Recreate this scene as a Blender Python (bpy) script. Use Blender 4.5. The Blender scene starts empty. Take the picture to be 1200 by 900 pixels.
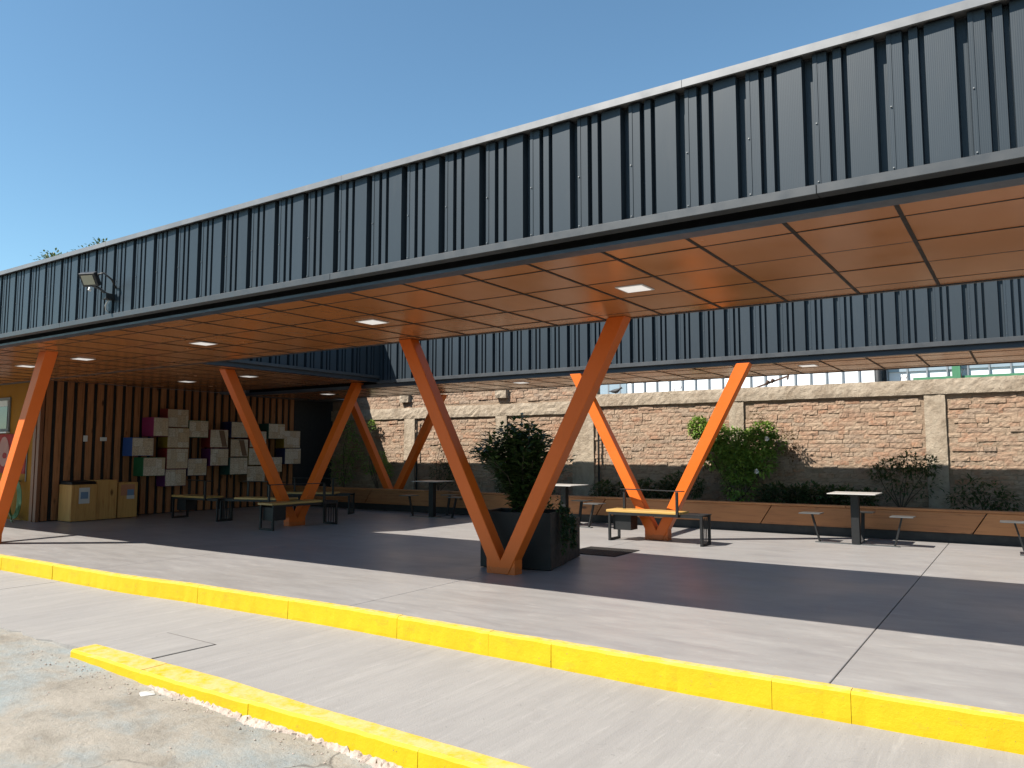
import bpy, bmesh, math, random
from mathutils import Vector, Matrix
R = math.radians
scene = bpy.context.scene
COL = scene.collection

# ------------------------------------------------------------------ camera
cam_d = bpy.data.cameras.new('camera')
cam = bpy.data.objects.new('camera', cam_d)
COL.objects.link(cam)
cam.location = (0, 0, 1.33)
cam.rotation_euler = (R(90 + 5.03), 0, R(33.75))
cam_d.sensor_width = 36
cam_d.lens = 27.0
cam_d.clip_start = .05
cam_d.clip_end = 6000
scene.camera = cam

# ------------------------------------------------------------------ sky and sun
SUN = Vector((.47, .75, -1.0)).normalized()          # direction the light travels
elev = math.asin(-SUN.z)
azim = math.atan2(-SUN.x, -SUN.y)                    # clockwise from +Y
world = bpy.data.worlds.new('World')
scene.world = world
world.use_nodes = True
wn = world.node_tree
for n in list(wn.nodes):
    wn.nodes.remove(n)
sky = wn.nodes.new('ShaderNodeTexSky')
sky.sky_type = 'NISHITA'
sky.sun_disc = False
sky.sun_elevation = elev
sky.sun_rotation = azim
sky.air_density = 1.0
sky.dust_density = 0.15
sky.ozone_density = 3.0
bg = wn.nodes.new('ShaderNodeBackground')
bg.inputs['Strength'].default_value = .078
wo = wn.nodes.new('ShaderNodeOutputWorld')
tint = wn.nodes.new('ShaderNodeMix')
tint.data_type = 'RGBA'
tint.blend_type = 'MULTIPLY'
tint.inputs[0].default_value = 1.0
tint.inputs[7].default_value = (.86, 1.03, .97, 1)
wn.links.new(sky.outputs[0], tint.inputs[6])
wn.links.new(tint.outputs[2], bg.inputs[0])
wn.links.new(bg.outputs[0], wo.inputs[0])
sd = bpy.data.lights.new('sun', 'SUN')
sd.energy = 5.0
sd.angle = R(.53)
sd.color = (1.0, .95, .87)
so = bpy.data.objects.new('sun', sd)
COL.objects.link(so)
so.location = (-10, -15, 30)
so.rotation_euler = SUN.to_track_quat('-Z', 'Y').to_euler()
scene.view_settings.view_transform = 'Standard'
scene.view_settings.look = 'None'
scene.view_settings.exposure = 1.2
scene.view_settings.gamma = 1.0
scene.view_settings.use_curve_mapping = False

rnd = random.Random(7)

# ------------------------------------------------------------------ materials
MATS = {}


# overall reflectance of each finish relative to the tones mixed below
TONE = {'ceiling laminate': .74, 'slat timber': 1.45, 'planter timber': .8, 'render white': .9, 'lamp diffuser': .9,
        'climber leaf': 1.25, 'shrub leaf': 1.0, 'ground leaf': .7, 'white plastic': .7, 'table laminate': .45, 'petal white': .8,
        'platform concrete': .60, 'dark steel cladding': .37, 'worn road': .58, 'stool plate': .3, 'varnished seat': .56, 'orange paint': .57, 'yellow kerb paint': .52, 'planter black': .4, 'black steel': .3, 'dark wall paint': .4, 'dark trim': .6,
        'bin plywood': .8, 'ochre wall': .42, 'newsprint pale': .85, 'newsprint warm': .85, 'old brick': .52, 'weathered cast concrete': .55, 'tree leaf': .8}


class NT:
    def __init__(s, name):
        s.tone = TONE.get(name, .51)
        s.m = bpy.data.materials.new(name)
        s.m.use_nodes = True
        s.t = s.m.node_tree
        s.b = s.t.nodes['Principled BSDF']
        MATS[name] = s.m

    def n(s, ty, **kw):
        n = s.t.nodes.new(ty)
        for k, v in kw.items():
            setattr(n, k, v)
        return n

    def l(s, a, b):
        s.t.links.new(a, b)

    def pos(s, scale=(1, 1, 1), rnd_off=False, obj=False):
        if obj:
            g = s.n('ShaderNodeTexCoord').outputs['Object']
        else:
            g = s.n('ShaderNodeNewGeometry').outputs['Position']
        m = s.n('ShaderNodeMapping')
        m.inputs['Scale'].default_value = scale
        s.l(g, m.inputs['Vector'])
        out = m.outputs[0]
        if rnd_off:
            oi = s.n('ShaderNodeObjectInfo')
            mu = s.n('ShaderNodeMath', operation='MULTIPLY')
            mu.inputs[1].default_value = 57.3
            s.l(oi.outputs['Random'], mu.inputs[0])
            ad = s.n('ShaderNodeVectorMath', operation='ADD')
            s.l(out, ad.inputs[0])
            s.l(mu.outputs[0], ad.inputs[1])
            out = ad.outputs[0]
        return out

    def noise(s, vec, scale, detail=4, rough=.55, dist=0):
        n = s.n('ShaderNodeTexNoise')
        n.inputs['Scale'].default_value = scale
        n.inputs['Detail'].default_value = detail
        n.inputs['Roughness'].default_value = rough
        n.inputs['Distortion'].default_value = dist
        s.l(vec, n.inputs['Vector'])
        return n.outputs['Fac']

    def ramp(s, fac, stops):
        r = s.n('ShaderNodeValToRGB')
        e = r.color_ramp.elements
        while len(e) < len(stops):
            e.new(.5)
        for i, (p, c) in enumerate(stops):
            e[i].position = p
            e[i].color = (c[0], c[1], c[2], 1) if not isinstance(c, (int, float)) else (c, c, c, 1)
        s.l(fac, r.inputs[0])
        return r.outputs[0]

    def mix(s, fac, a, b, mode='MIX'):
        m = s.n('ShaderNodeMix', data_type='RGBA', blend_type=mode)
        if isinstance(fac, (int, float)):
            m.inputs[0].default_value = fac
        else:
            s.l(fac, m.inputs[0])
        for i, v in ((6, a), (7, b)):
            if isinstance(v, tuple):
                m.inputs[i].default_value = (v[0], v[1], v[2], 1)
            else:
                s.l(v, m.inputs[i])
        return m.outputs[2]

    def color(s, c):
        if isinstance(c, tuple):
            s.b.inputs['Base Color'].default_value = (c[0] * s.tone, c[1] * s.tone, c[2] * s.tone, 1)
        else:
            s.l(s.mix(1.0, c, (s.tone, s.tone, s.tone), 'MULTIPLY'), s.b.inputs['Base Color'])

    def set(s, rough=.5, metal=0, spec=.5):
        s.b.inputs['Roughness'].default_value = rough
        s.b.inputs['Metallic'].default_value = metal
        s.b.inputs['Specular IOR Level'].default_value = spec

    def bump(s, h, strength=.3, dist=.01):
        b = s.n('ShaderNodeBump')
        b.inputs['Strength'].default_value = strength
        b.inputs['Distance'].default_value = dist
        s.l(h, b.inputs['Height'])
        s.l(b.outputs[0], s.b.inputs['Normal'])


def sc(c, k):
    return (c[0] * k, c[1] * k, c[2] * k)


def simple(name, c, rough=.5, metal=0, var=.12, scale=3, bump=0, bscale=40, spec=.5, rv=0):
    """plain painted or plastic surface with slight mottling"""
    t = NT(name)
    p = t.pos()
    f = t.noise(p, scale, 5)
    col = t.ramp(f, [(.25, sc(c, 1 - var)), (.75, sc(c, 1 + var))])
    if rv:
        oi = t.n('ShaderNodeObjectInfo')
        col = t.mix(t.ramp(oi.outputs['Random'], [(0, rv), (1, 0.0)]), col, sc(c, .55))
    t.color(col)
    t.set(rough, metal, spec)
    r = t.ramp(t.noise(p, scale * 4, 3), [(.3, rough - .07), (.7, rough + .08)])
    t.l(r, t.b.inputs['Roughness'])
    if bump:
        t.bump(t.noise(p, bscale, 4), bump, .01)
    return t.m


def wood(name, c1, c2, axis, rough=.55, spec=.4, knots=True):
    t = NT(name)
    s = [9, 9, 9]
    s[axis] = .7
    p = t.pos(tuple(s), True)
    f = t.noise(p, 3.0, 6, .6, .6)
    col = t.ramp(f, [(.25, c1), (.5, sc(c2, .9)), (.75, c2)])
    if knots:
        s2 = [5, 5, 5]
        s2[axis] = 2.2
        v = t.n('ShaderNodeTexVoronoi')
        v.inputs['Scale'].default_value = .75
        t.l(t.pos(tuple(s2), True), v.inputs['Vector'])
        k = t.ramp(v.outputs['Distance'], [(.06, 1.0), (.14, 0.0)])
        col = t.mix(k, col, sc(c1, .35))
    oi = t.n('ShaderNodeObjectInfo')
    col = t.mix(t.ramp(oi.outputs['Random'], [(0, 0.0), (1, .55)]), col, t.mix(1.0, col, (.62, .55, .5), 'MULTIPLY'))
    t.color(col)
    t.set(rough, 0, spec)
    t.bump(f, .25, .004)
    return t.m


def concrete(name, c1, c2, streak, rough, spec=.35, stain=.5, grit=.25, speck=None):
    t = NT(name)
    p = t.pos()
    big = t.noise(p, .55, 6, .6, .4)
    mid = t.noise(t.pos(streak), 1.6, 6, .65, .5)
    col = t.ramp(mid, [(.25, c1), (.75, c2)])
    st = t.ramp(big, [(.3, 0.0), (.72, stain)])
    col = t.mix(st, col, t.mix(1.0, col, (.66, .66, .69), 'MULTIPLY'))
    sp = t.ramp(t.noise(p, 9, 4, .7), [(.62, 0.0), (.75, .35)])
    col = t.mix(sp, col, sc(c2, 1.22))
    fine = t.ramp(t.noise(t.pos(tuple(a * 3.1 for a in streak)), 3.2, 7, .7, .2), [(.3, .30), (.5, 0.0)])
    col = t.mix(fine, col, sc(c1, .80))
    pale = t.ramp(t.noise(t.pos(tuple(a * 1.7 for a in streak)), 1.9, 7, .72, .3), [(.56, 0.0), (.72, .5)])
    col = t.mix(pale, col, sc(c2, 1.18))
    blot = t.ramp(t.noise(p, 4.3, 6, .75, .2), [(.62, 0.0), (.74, .4)])
    col = t.mix(blot, col, sc(c1, .62))
    ds = t.ramp(t.noise(p, 26, 3, .7), [(.66, 0.0), (.74, .45)])
    col = t.mix(ds, col, sc(c1, .45))
    t.color(col)
    t.set(rough, 0, spec)
    t.l(t.ramp(big, [(.3, rough - .1), (.7, rough + .12)]), t.b.inputs['Roughness'])
    g = t.noise(p, 90, 5, .7)
    t.bump(g, grit, .006)
    return t.m


concrete('platform concrete', (.34, .315, .30), (.50, .475, .445), (.8, 3.4, 1), .38, .95, .62, .08)
concrete('lane concrete', (.42, .395, .37), (.53, .50, .465), (7, .5, 1), .78, .25, .45, .5)

# worn pale road surface with bluish old paint and fine cracks
t = NT('worn road')
p = t.pos()
f = t.noise(p, 3.2, 9, .72, .1)
col = t.ramp(f, [(.28, (.26, .225, .18)), (.5, (.42, .375, .31)), (.75, (.53, .47, .39))])
bl = t.ramp(t.noise(t.pos((1, 1.3, 1)), .75, 7, .68, .2), [(.44, 0.0), (.60, .85)])
col = t.mix(bl, col, (.36, .42, .43))
v = t.n('ShaderNodeTexVoronoi', feature='DISTANCE_TO_EDGE')
v.inputs['Scale'].default_value = .55
wv = t.n('ShaderNodeVectorMath', operation='ADD')
nz = t.n('ShaderNodeTexNoise')
nz.inputs['Scale'].default_value = 1.6
nz.inputs['Detail'].default_value = 5
t.l(p, nz.inputs['Vector'])
t.l(p, wv.inputs[0])
t.l(nz.outputs['Color'], wv.inputs[1])
t.l(wv.outputs[0], v.inputs['Vector'])
cr = t.ramp(v.outputs['Distance'], [(.0, .75), (.012, 0.0)])
crm = t.n('ShaderNodeMath', operation='MULTIPLY')
t.l(cr, crm.inputs[0])
t.l(t.ramp(t.noise(p, .8, 3), [(.45, 0.0), (.6, 1.0)]), crm.inputs[1])
col = t.mix(crm.outputs[0], col, (.10, .09, .08))
sp = t.ramp(t.noise(p, 38, 3, .7), [(.64, 0.0), (.74, .6)])
col = t.mix(sp, col, (.15, .13, .11))
sy_ = t.n('ShaderNodeSeparateXYZ')
t.l(p, sy_.inputs[0])
far = t.n('ShaderNodeMapRange')
far.inputs['From Min'].default_value = .6
far.inputs['From Max'].default_value = -1.6
t.l(sy_.outputs[1], far.inputs['Value'])
unseen_dark = t.ramp(t.noise(p, 3, 6), [(.3, (.085, .083, .08)), (.7, (.13, .125, .12))])  # darker ground out of view, added to cut light bounced onto the ceiling
col = t.mix(far.outputs[0], col, unseen_dark)
t.color(col)
t.set(.9, 0, .2)
t.bump(t.noise(p, 22, 8, .75), .7, .02)

# yellow kerb paint, scuffed and chipped
t = NT('yellow kerb paint')
p = t.pos()
f = t.noise(p, 5, 6, .6)
col = t.ramp(f, [(.25, (.80, .51, .002)), (.6, (.88, .60, .003)), (.85, (.90, .63, .015))])
oi = t.n('ShaderNodeObjectInfo')
col = t.mix(t.ramp(oi.outputs['Random'], [(0, 0.0), (1, .3)]), col, (.82, .54, .003))
gr = t.ramp(t.noise(t.pos((1, 1, 2.5)), 3.2, 6, .7), [(.56, 0.0), (.74, .5)])
col = t.mix(gr, col, (.46, .30, .03))
ch = t.ramp(t.noise(p, 30, 6, .75), [(.645, 0.0), (.675, .9)])
col = t.mix(ch, col, (.24, .19, .10))
spk = t.ramp(t.noise(p, 75, 3, .6), [(.70, 0.0), (.73, .9)])
col = t.mix(spk, col, (.14, .11, .06))
scf = t.ramp(t.noise(t.pos((.5, .5, 6)), 4, 6, .7), [(.58, 0.0), (.76, .3)])
col = t.mix(scf, col, (.72, .49, .006))
gn = t.n('ShaderNodeNewGeometry')
sz = t.n('ShaderNodeSeparateXYZ')
t.l(gn.outputs['Normal'], sz.inputs[0])
wr = t.n('ShaderNodeMath', operation='MULTIPLY')
t.l(t.ramp(sz.outputs[2], [(.75, 0.0), (.95, 1.0)]), wr.inputs[0])
t.l(t.ramp(t.noise(p, 9, 7, .72), [(.36, 0.0), (.58, .8)]), wr.inputs[1])
col = t.mix(wr.outputs[0], col, (.88, .66, .30))
t.color(col)
t.set(.6, 0, .3)
t.bump(t.noise(p, 30, 8, .7), .45, .008)

# corrugated dark steel with fine pressed lines
t = NT('dark steel cladding')
p = t.pos()
f = t.noise(t.pos((1, 1, .25)), 1.4, 5, .6)
col = t.ramp(f, [(.25, (.054, .078, .100)), (.75, (.074, .100, .126))])
oi = t.n('ShaderNodeObjectInfo')
col = t.mix(t.ramp(oi.outputs['Random'], [(0, 0.0), (1, .6)]), col, (.052, .068, .082))
du = t.ramp(t.noise(t.pos((3, 3, .5)), 3, 6, .7), [(.55, 0.0), (.8, .35)])
col = t.mix(du, col, (.125, .135, .14))
t.color(col)
t.set(.42, .0, .3)
wv = t.n('ShaderNodeTexWave', wave_type='BANDS', bands_direction='X')
wv.inputs['Scale'].default_value = 34
sx = t.n('ShaderNodeSeparateXYZ')
t.l(p, sx.inputs[0])
ad = t.n('ShaderNodeMath', operation='ADD')
t.l(sx.outputs[0], ad.inputs[0])
t.l(sx.outputs[1], ad.inputs[1])
cx = t.n('ShaderNodeCombineXYZ')
t.l(ad.outputs[0], cx.inputs[0])
t.l(cx.outputs[0], wv.inputs['Vector'])
t.bump(wv.outputs['Fac'], .05, .004)

simple('grey flashing', (.30, .30, .305), .42, .2, .15, 2)
simple('dark flashing', (.075, .080, .086), .45, .1, .15, 2)
simple('dark trim', (.040, .056, .078), .4, .1, .15, 2)
simple('black steel', (.026, .026, .027), .5, 0, .25, 6, .1, 40, .3)
simple('galvanised steel', (.38, .38, .37), .42, .6, .15, 6)
simple('ceiling backing', (.012, .009, .007), .9, 0, .12, 3, 0, 40, .1)
simple('dark grid', (.030, .022, .017), .6, 0, .1, 3, 0, 40, .2)
simple('roof membrane', (.22, .22, .22), .8)

# orange column paint
t = NT('orange paint')
p = t.pos()
f = t.noise(p, 2.5, 5)
col = t.ramp(f, [(.25, (.86, .160, .008)), (.75, (.94, .182, .018))])
sc_ = t.ramp(t.noise(p, 14, 5, .7), [(.64, 0.0), (.8, .4)])
col = t.mix(sc_, col, (.52, .12, .02))
sz = t.n('ShaderNodeSeparateXYZ')
t.l(p, sz.inputs[0])
ad = t.n('ShaderNodeMath', operation='MULTIPLY_ADD')
t.l(t.noise(p, 11, 6, .7), ad.inputs[0])
ad.inputs[1].default_value = -.12
t.l(sz.outputs[2], ad.inputs[2])
col = t.mix(t.ramp(ad.outputs[0], [(0, .35), (.02, 0.0)]), col, (.30, .12, .05))
drip = t.ramp(t.noise(t.pos((9, 9, .8)), 3, 5, .65), [(.60, 0.0), (.78, .4)])
col = t.mix(drip, col, (.56, .13, .03))
t.color(col)
t.set(.45, 0, .28)
t.bump(t.noise(p, 55, 4), .06, .004)

# glossy laminate ceiling tile
t = NT('ceiling laminate')
p = t.pos((3, 1.2, 1), True)
f = t.noise(p, 1.4, 4, .5, .2)
col = t.ramp(f, [(.3, (.44, .165, .050)), (.7, (.49, .188, .060))])
oi = t.n('ShaderNodeObjectInfo')
col = t.mix(t.ramp(oi.outputs['Random'], [(0, 0.0), (1, .45)]), col, (.37, .142, .048))
t.color(col)
t.set(.22, 0, .36)
t.l(t.ramp(t.noise(t.pos(), 1.3, 3), [(.3, .17), (.7, .28)]), t.b.inputs['Roughness'])

wood('slat timber', (.10, .041, .016), (.225, .098, .040), 2, .6, .2)
wood('planter timber', (.24, .090, .030), (.44, .185, .065), 0)
wood('bin plywood', (.40, .19, .050), (.60, .33, .10), 2, .6, .25)
wood('varnished seat', (.62, .33, .07), (.80, .50, .14), 0, .4, .5, False)
wood('corner timber', (.20, .065, .02), (.36, .13, .045), 2)

simple('ochre wall', (.56, .25, .03), .8, 0, .14, 2, .15, 60, .12)
simple('white plastic', (.72, .71, .68), .45)
simple('table laminate', (.70, .67, .63), .35, 0, .06)
simple('stool plate', (.30, .30, .30), .35, .4)
simple('black backing', (.012, .011, .011), .8)
simple('dark wall paint', (.018, .019, .021), .7)
simple('planter black', (.030, .029, .028), .55, 0, .25, 4, 0, 40, .25)
simple('soil', (.035, .025, .018), .95, 0, .4, 9, .8, 30)
simple('bark', (.12, .085, .055), .9, 0, .3, 14, .6, 40)
simple('green hose', (.20, .36, .14), .45)
simple('window glass', (.03, .04, .045), .08, 0, .1, 1, 0, 40, .7)
simple('old paint grey', (.30, .30, .29), .7)
simple('poster red', (.42, .022, .016), .6, 0, .2, 3, 0, 40, .12)
simple('poster pink', (.62, .30, .24), .6, 0, .12, 3, 0, 40, .12)
simple('paper white', (.75, .74, .71), .7)
simple('paper blue', (.18, .30, .46), .6)
simple('paper orange', (.60, .25, .12), .6)
simple('rusty iron', (.11, .06, .04), .75, .3, .35, 12, .3)
simple('petal white', (.85, .82, .80), .6)
simple('bird dark', (.03, .03, .033), .6)
simple('flood housing', (.03, .03, .032), .45)
simple('bright band', (.07, .27, .13), .55)
simple('render white', (.72, .73, .75), .6, 0, .06, 1)
simple('pale glazing', (.42, .52, .60), .25, 0, .12, .8)
simple('steel mullion', (.30, .33, .36), .5)
simple('drain iron', (.045, .040, .036), .6, .4, .3, 10)
simple('rubble', (.62, .50, .42), .95, 0, .35, 14, .9, 60)
for nm, c in (('box magenta', (.32, .02, .12)), ('box blue', (.02, .09, .34)), ('box green', (.02, .16, .05)),
              ('box red', (.28, .022, .018)), ('box yellow', (.34, .22, .02)), ('box purple', (.14, .02, .13)),
              ('box navy', (.015, .025, .12)), ('box teal', (.02, .10, .08)), ('box brown', (.20, .10, .045))):
    simple(nm, c, .55)

# lamp diffuser
t = NT('lamp diffuser')
t.color((.80, .79, .76))
t.set(.4)
t.b.inputs['Emission Color'].default_value = (1, .97, .92, 1)
t.b.inputs['Emission Strength'].default_value = .22
t = NT('flood lens')
t.color((.62, .56, .40))
t.set(.2)

# newsprint collage face of the display boxes
for nm, c1, c2, sd_ in (('newsprint pale', (.62, .56, .46), (.50, .38, .25), 0),
                        ('newsprint warm', (.52, .38, .23), (.60, .53, .43), 9)):
    t = NT(nm)
    p = t.pos((1, 1, 1), True)
    br = t.n('ShaderNodeTexBrick')
    br.inputs['Scale'].default_value = 4.5
    br.inputs['Color1'].default_value = (*c1, 1)
    br.inputs['Color2'].default_value = (*c2, 1)
    br.inputs['Mortar'].default_value = (c1[0] * .55, c1[1] * .5, c1[2] * .45, 1)
    br.inputs['Mortar Size'].default_value = .012
    br.inputs['Row Height'].default_value = .9
    br.inputs['Brick Width'].default_value = .9
    mp = t.n('ShaderNodeVectorRotate', rotation_type='X_AXIS')
    mp.inputs['Angle'].default_value = R(-90)
    cc = t.n('ShaderNodeSeparateXYZ')
    t.l(p, cc.inputs[0])
    c3 = t.n('ShaderNodeCombineXYZ')
    t.l(cc.outputs[1], c3.inputs[0])
    t.l(cc.outputs[2], c3.inputs[1])
    t.l(c3.outputs[0], br.inputs['Vector'])
    ln = t.ramp(t.noise(t.pos((1, 26, 95), True), 1.2, 3, .6), [(.48, 0.0), (.56, .5)])
    t.color(t.mix(ln, br.outputs[0], (.11, .09, .075)))
    t.set(.6)

# old hand-made bricks
t = NT('old brick')
g = t.n('ShaderNodeNewGeometry')
oi = t.n('ShaderNodeObjectInfo')
ad = t.n('ShaderNodeMath', operation='ADD')
t.l(g.outputs['Random Per Island'], ad.inputs[0])
t.l(oi.outputs['Random'], ad.inputs[1])
fr = t.n('ShaderNodeMath', operation='FRACT')
t.l(ad.outputs[0], fr.inputs[0])
col = t.ramp(fr.outputs[0], [(0, (.54, .29, .18)), (.22, (.58, .38, .26)), (.45, (.48, .30, .205)),
                             (.65, (.62, .44, .31)), (.82, (.44, .33, .25)), (1, (.60, .34, .21))])
p = t.pos()
dust = t.ramp(t.noise(p, 5, 7, .7, .5), [(.39, 0.0), (.64, .85)])
col = t.mix(dust, col, (.64, .48, .345))
dk = t.ramp(t.noise(t.pos((1, 1, 3.2)), 8, 8, .78), [(.53, 0.0), (.63, .85)])
col = t.mix(dk, col, (.27, .185, .135))
t.color(col)
t.set(.95, 0, .15)
t.bump(t.noise(p, 34, 9, .8), 1.0, .022)
t = NT('mud mortar')
p = t.pos()
t.color(t.ramp(t.noise(p, 6, 7, .7), [(.3, (.38, .27, .185)), (.7, (.58, .44, .32))]))
t.set(.95, 0, .1)
t.bump(t.noise(p, 18, 8, .75), .9, .04)
t = NT('weathered cast concrete')
p = t.pos()
col = t.ramp(t.noise(p, 3.5, 8, .7, .4), [(.28, (.40, .31, .22)), (.5, (.60, .49, .37)), (.75, (.74, .62, .48))])
stn = t.ramp(t.noise(t.pos((2.2, 2.2, .45)), 1.6, 7, .72), [(.50, 0.0), (.72, .55)])
col = t.mix(stn, col, (.30, .225, .16))
pit = t.ramp(t.noise(p, 20, 6, .75), [(.58, 0.0), (.68, .75)])
col = t.mix(pit, col, (.24, .18, .125))
t.color(col)
t.set(.95, 0, .1)
t.bump(t.noise(p, 16, 9, .8), 1.0, .035)

# leaves
def leafmat(name, c1, c2, rough=.45, trans=.25):
    t = NT(name)
    g = t.n('ShaderNodeNewGeometry')
    col = t.ramp(g.outputs['Random Per Island'], [(0, c1), (.6, sc(c2, .85)), (1, c2)])
    t.color(col)
    t.set(rough, 0, .35)
    tr = t.n('ShaderNodeBsdfTranslucent')
    t.l(t.mix(.5, col, (.16, .22, .03)), tr.inputs[0])
    ms = t.n('ShaderNodeMixShader')
    ms.inputs[0].default_value = trans
    t.l(t.b.outputs[0], ms.inputs[1])
    t.l(tr.outputs[0], ms.inputs[2])
    t.l(ms.outputs[0], t.t.nodes['Material Output'].inputs['Surface'])


leafmat('shrub leaf', (.020, .036, .012), (.052, .085, .024), .38, .18)
leafmat('climber leaf', (.07, .14, .025), (.19, .29, .055), .45, .3)
leafmat('ground leaf', (.022, .05, .016), (.05, .09, .028), .5, .2)
leafmat('dry leaf', (.14, .06, .03), (.20, .10, .05), .6, .2)
leafmat('tree leaf', (.028, .05, .014), (.075, .105, .03), .5, .25)

# ------------------------------------------------------------------ mesh helpers
WL = {}          # world location of an (unrotated) parent


class MB:
    def __init__(s):
        s.v, s.f = [], []

    def add(s, vs, fs):
        o = len(s.v)
        s.v += [tuple(v) for v in vs]
        s.f += [tuple(i + o for i in f) for f in fs]
        return s

    def box(s, x0, x1, y0, y1, z0, z1):
        return s.add([(x0, y0, z0), (x1, y0, z0), (x1, y1, z0), (x0, y1, z0),
                      (x0, y0, z1), (x1, y0, z1), (x1, y1, z1), (x0, y1, z1)],
                     [(0, 3, 2, 1), (4, 5, 6, 7), (0, 1, 5, 4), (1, 2, 6, 5), (2, 3, 7, 6), (3, 0, 4, 7)])

    def prism(s, poly, a0, a1, plane='xz'):
        """polygon in a plane, extruded along the remaining axis (a0 < a1)"""
        def P(u, w, a):
            return {'xz': (u, a, w), 'yz': (a, u, w), 'xy': (u, w, a)}[plane]
        n = len(poly)
        vs = [P(u, w, a0) for u, w in poly] + [P(u, w, a1) for u, w in poly]
        fs = [tuple(range(n)), tuple(range(2 * n - 1, n - 1, -1))]
        fs += [(i + n, (i + 1) % n + n, (i + 1) % n, i) for i in range(n)]
        return s.add(vs, fs)

    def tube(s, pts, r, n=8, r2=None):
        pts = [Vector(p) for p in pts]
        k = len(pts)
        vs = []
        for i, p in enumerate(pts):
            d = (pts[min(i + 1, k - 1)] - pts[max(i - 1, 0)]).normalized()
            a = d.orthogonal() if abs(d.z) > .95 else d.cross(Vector((0, 0, 1)))
            a.normalize()
            b = d.cross(a)
            rr = r if r2 is None else r + (r2 - r) * i / max(1, k - 1)
            for j in range(n):
                q = 2 * math.pi * j / n
                vs.append(p + a * math.cos(q) * rr + b * math.sin(q) * rr)
        fs = []
        for i in range(k - 1):
            for j in range(n):
                fs.append((i * n + j, i * n + (j + 1) % n, (i + 1) * n + (j + 1) % n, (i + 1) * n + j))
        fs.append(tuple(range(n - 1, -1, -1)))
        fs.append(tuple(range((k - 1) * n, k * n)))
        return s.add(vs, fs)

    def bar(s, p, q, w, h):
        """rectangular bar from p to q, width w (horizontal), height h"""
        p, q = Vector(p), Vector(q)
        d = (q - p).normalized()
        a = d.cross(Vector((0, 0, 1)))
        if a.length < .05:
            a = Vector((1, 0, 0))
        a.normalize()
        b = a.cross(d)
        vs = []
        for c in (p, q):
            for i, j in ((-1, -1), (1, -1), (1, 1), (-1, 1)):
                vs.append(c + a * i * w / 2 + b * j * h / 2)
        return s.add(vs, [(3, 2, 1, 0), (4, 5, 6, 7), (0, 1, 5, 4), (1, 2, 6, 5), (2, 3, 7, 6), (3, 0, 4, 7)])

    def mesh(s, name, mat, off=(0, 0, 0), bevel=0, smooth=False, fix=True):
        me = bpy.data.meshes.new(name)
        me.from_pydata([(x - off[0], y - off[1], z - off[2]) for x, y, z in s.v], [], s.f)
        if bevel or fix:
            bm = bmesh.new()
            bm.from_mesh(me)
            if fix:
                bmesh.ops.recalc_face_normals(bm, faces=bm.faces)
            if bevel:
                bmesh.ops.bevel(bm, geom=list(bm.edges), offset=bevel, segments=1, affect='EDGES', clamp_overlap=True)
            bm.to_mesh(me)
            bm.free()
        if smooth:
            for f in me.polygons:
                f.use_smooth = True
        me.materials.append(MATS[mat])
        return me

    def build(s, name, mat, parent=None, kind=None, bevel=0, smooth=False, fix=True):
        off = WL[parent.name] if parent else (0, 0, 0)
        return link(name, s.mesh(name, mat, off, bevel, smooth, fix), parent, kind)


def link(name, me, parent=None, kind=None, loc=(0, 0, 0)):
    o = bpy.data.objects.new(name, me)
    COL.objects.link(o)
    o.location = loc
    if parent:
        o.parent = parent
        WL[o.name] = WL[parent.name]
    else:
        WL[o.name] = (0, 0, 0)
    if kind:
        o['kind'] = kind
    return o


def tag(o, label, cat, group=None):
    o['label'] = label
    o['category'] = cat
    if group:
        o['group'] = group
    return o


def thing(name, loc, label, cat, group=None):
    o = bpy.data.objects.new(name, None)
    o.empty_display_size = .2
    COL.objects.link(o)
    o.location = loc
    WL[o.name] = tuple(loc)
    return tag(o, label, cat, group)


def dup(root, loc, rz, label):
    r = root.copy()
    COL.objects.link(r)
    r.location = loc
    r.rotation_euler = (0, 0, rz)
    r['label'] = label
    for ch in list(root.children):
        c = ch.copy()
        COL.objects.link(c)
        c.parent = r
        for g in list(ch.children):
            d = g.copy()
            COL.objects.link(d)
            d.parent = c
    return r


# ------------------------------------------------------------------ ground, road, lane, platform
LANE = -.17


def road_z(x, y):
    k = min(1, max(0, (x + 6.2) / 3.7))
    z = -.215 - .075 * k
    e = min(1, max(0, (-6.12 - x) / .55))
    z += .036 * e
    if y < 2.6:
        z -= min(.05, (2.6 - y) * .02)
    if y > 3.6:
        z -= .1
    return z


def grid_axis(lo, hi, step, far):
    a = [lo + i * step for i in range(int(round((hi - lo) / step)) + 1)]
    d, v = step, hi
    while v < far:
        d *= 1.7
        v += d
        a.append(v)
    d, v = step, lo
    while v > -far:
        d *= 1.7
        v -= d
        a.insert(0, v)
    return a


gx, gy = grid_axis(-9, 1, .12, 2500), grid_axis(.6, 3.6, .12, 2500)
m = MB()
vs = []
for y in gy:
    for x in gx:
        j = rnd.uniform(-.004, .004) if (-9 < x < 1 and .6 < y < 3.6) else 0
        vs.append((x, y, road_z(x, y) + j))
nx = len(gx)
m.add(vs, [(j * nx + i, j * nx + i + 1, (j + 1) * nx + i + 1, (j + 1) * nx + i)
           for j in range(len(gy) - 1) for i in range(nx - 1)])
m.build('ground', 'worn road', kind='structure', smooth=True)

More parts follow.
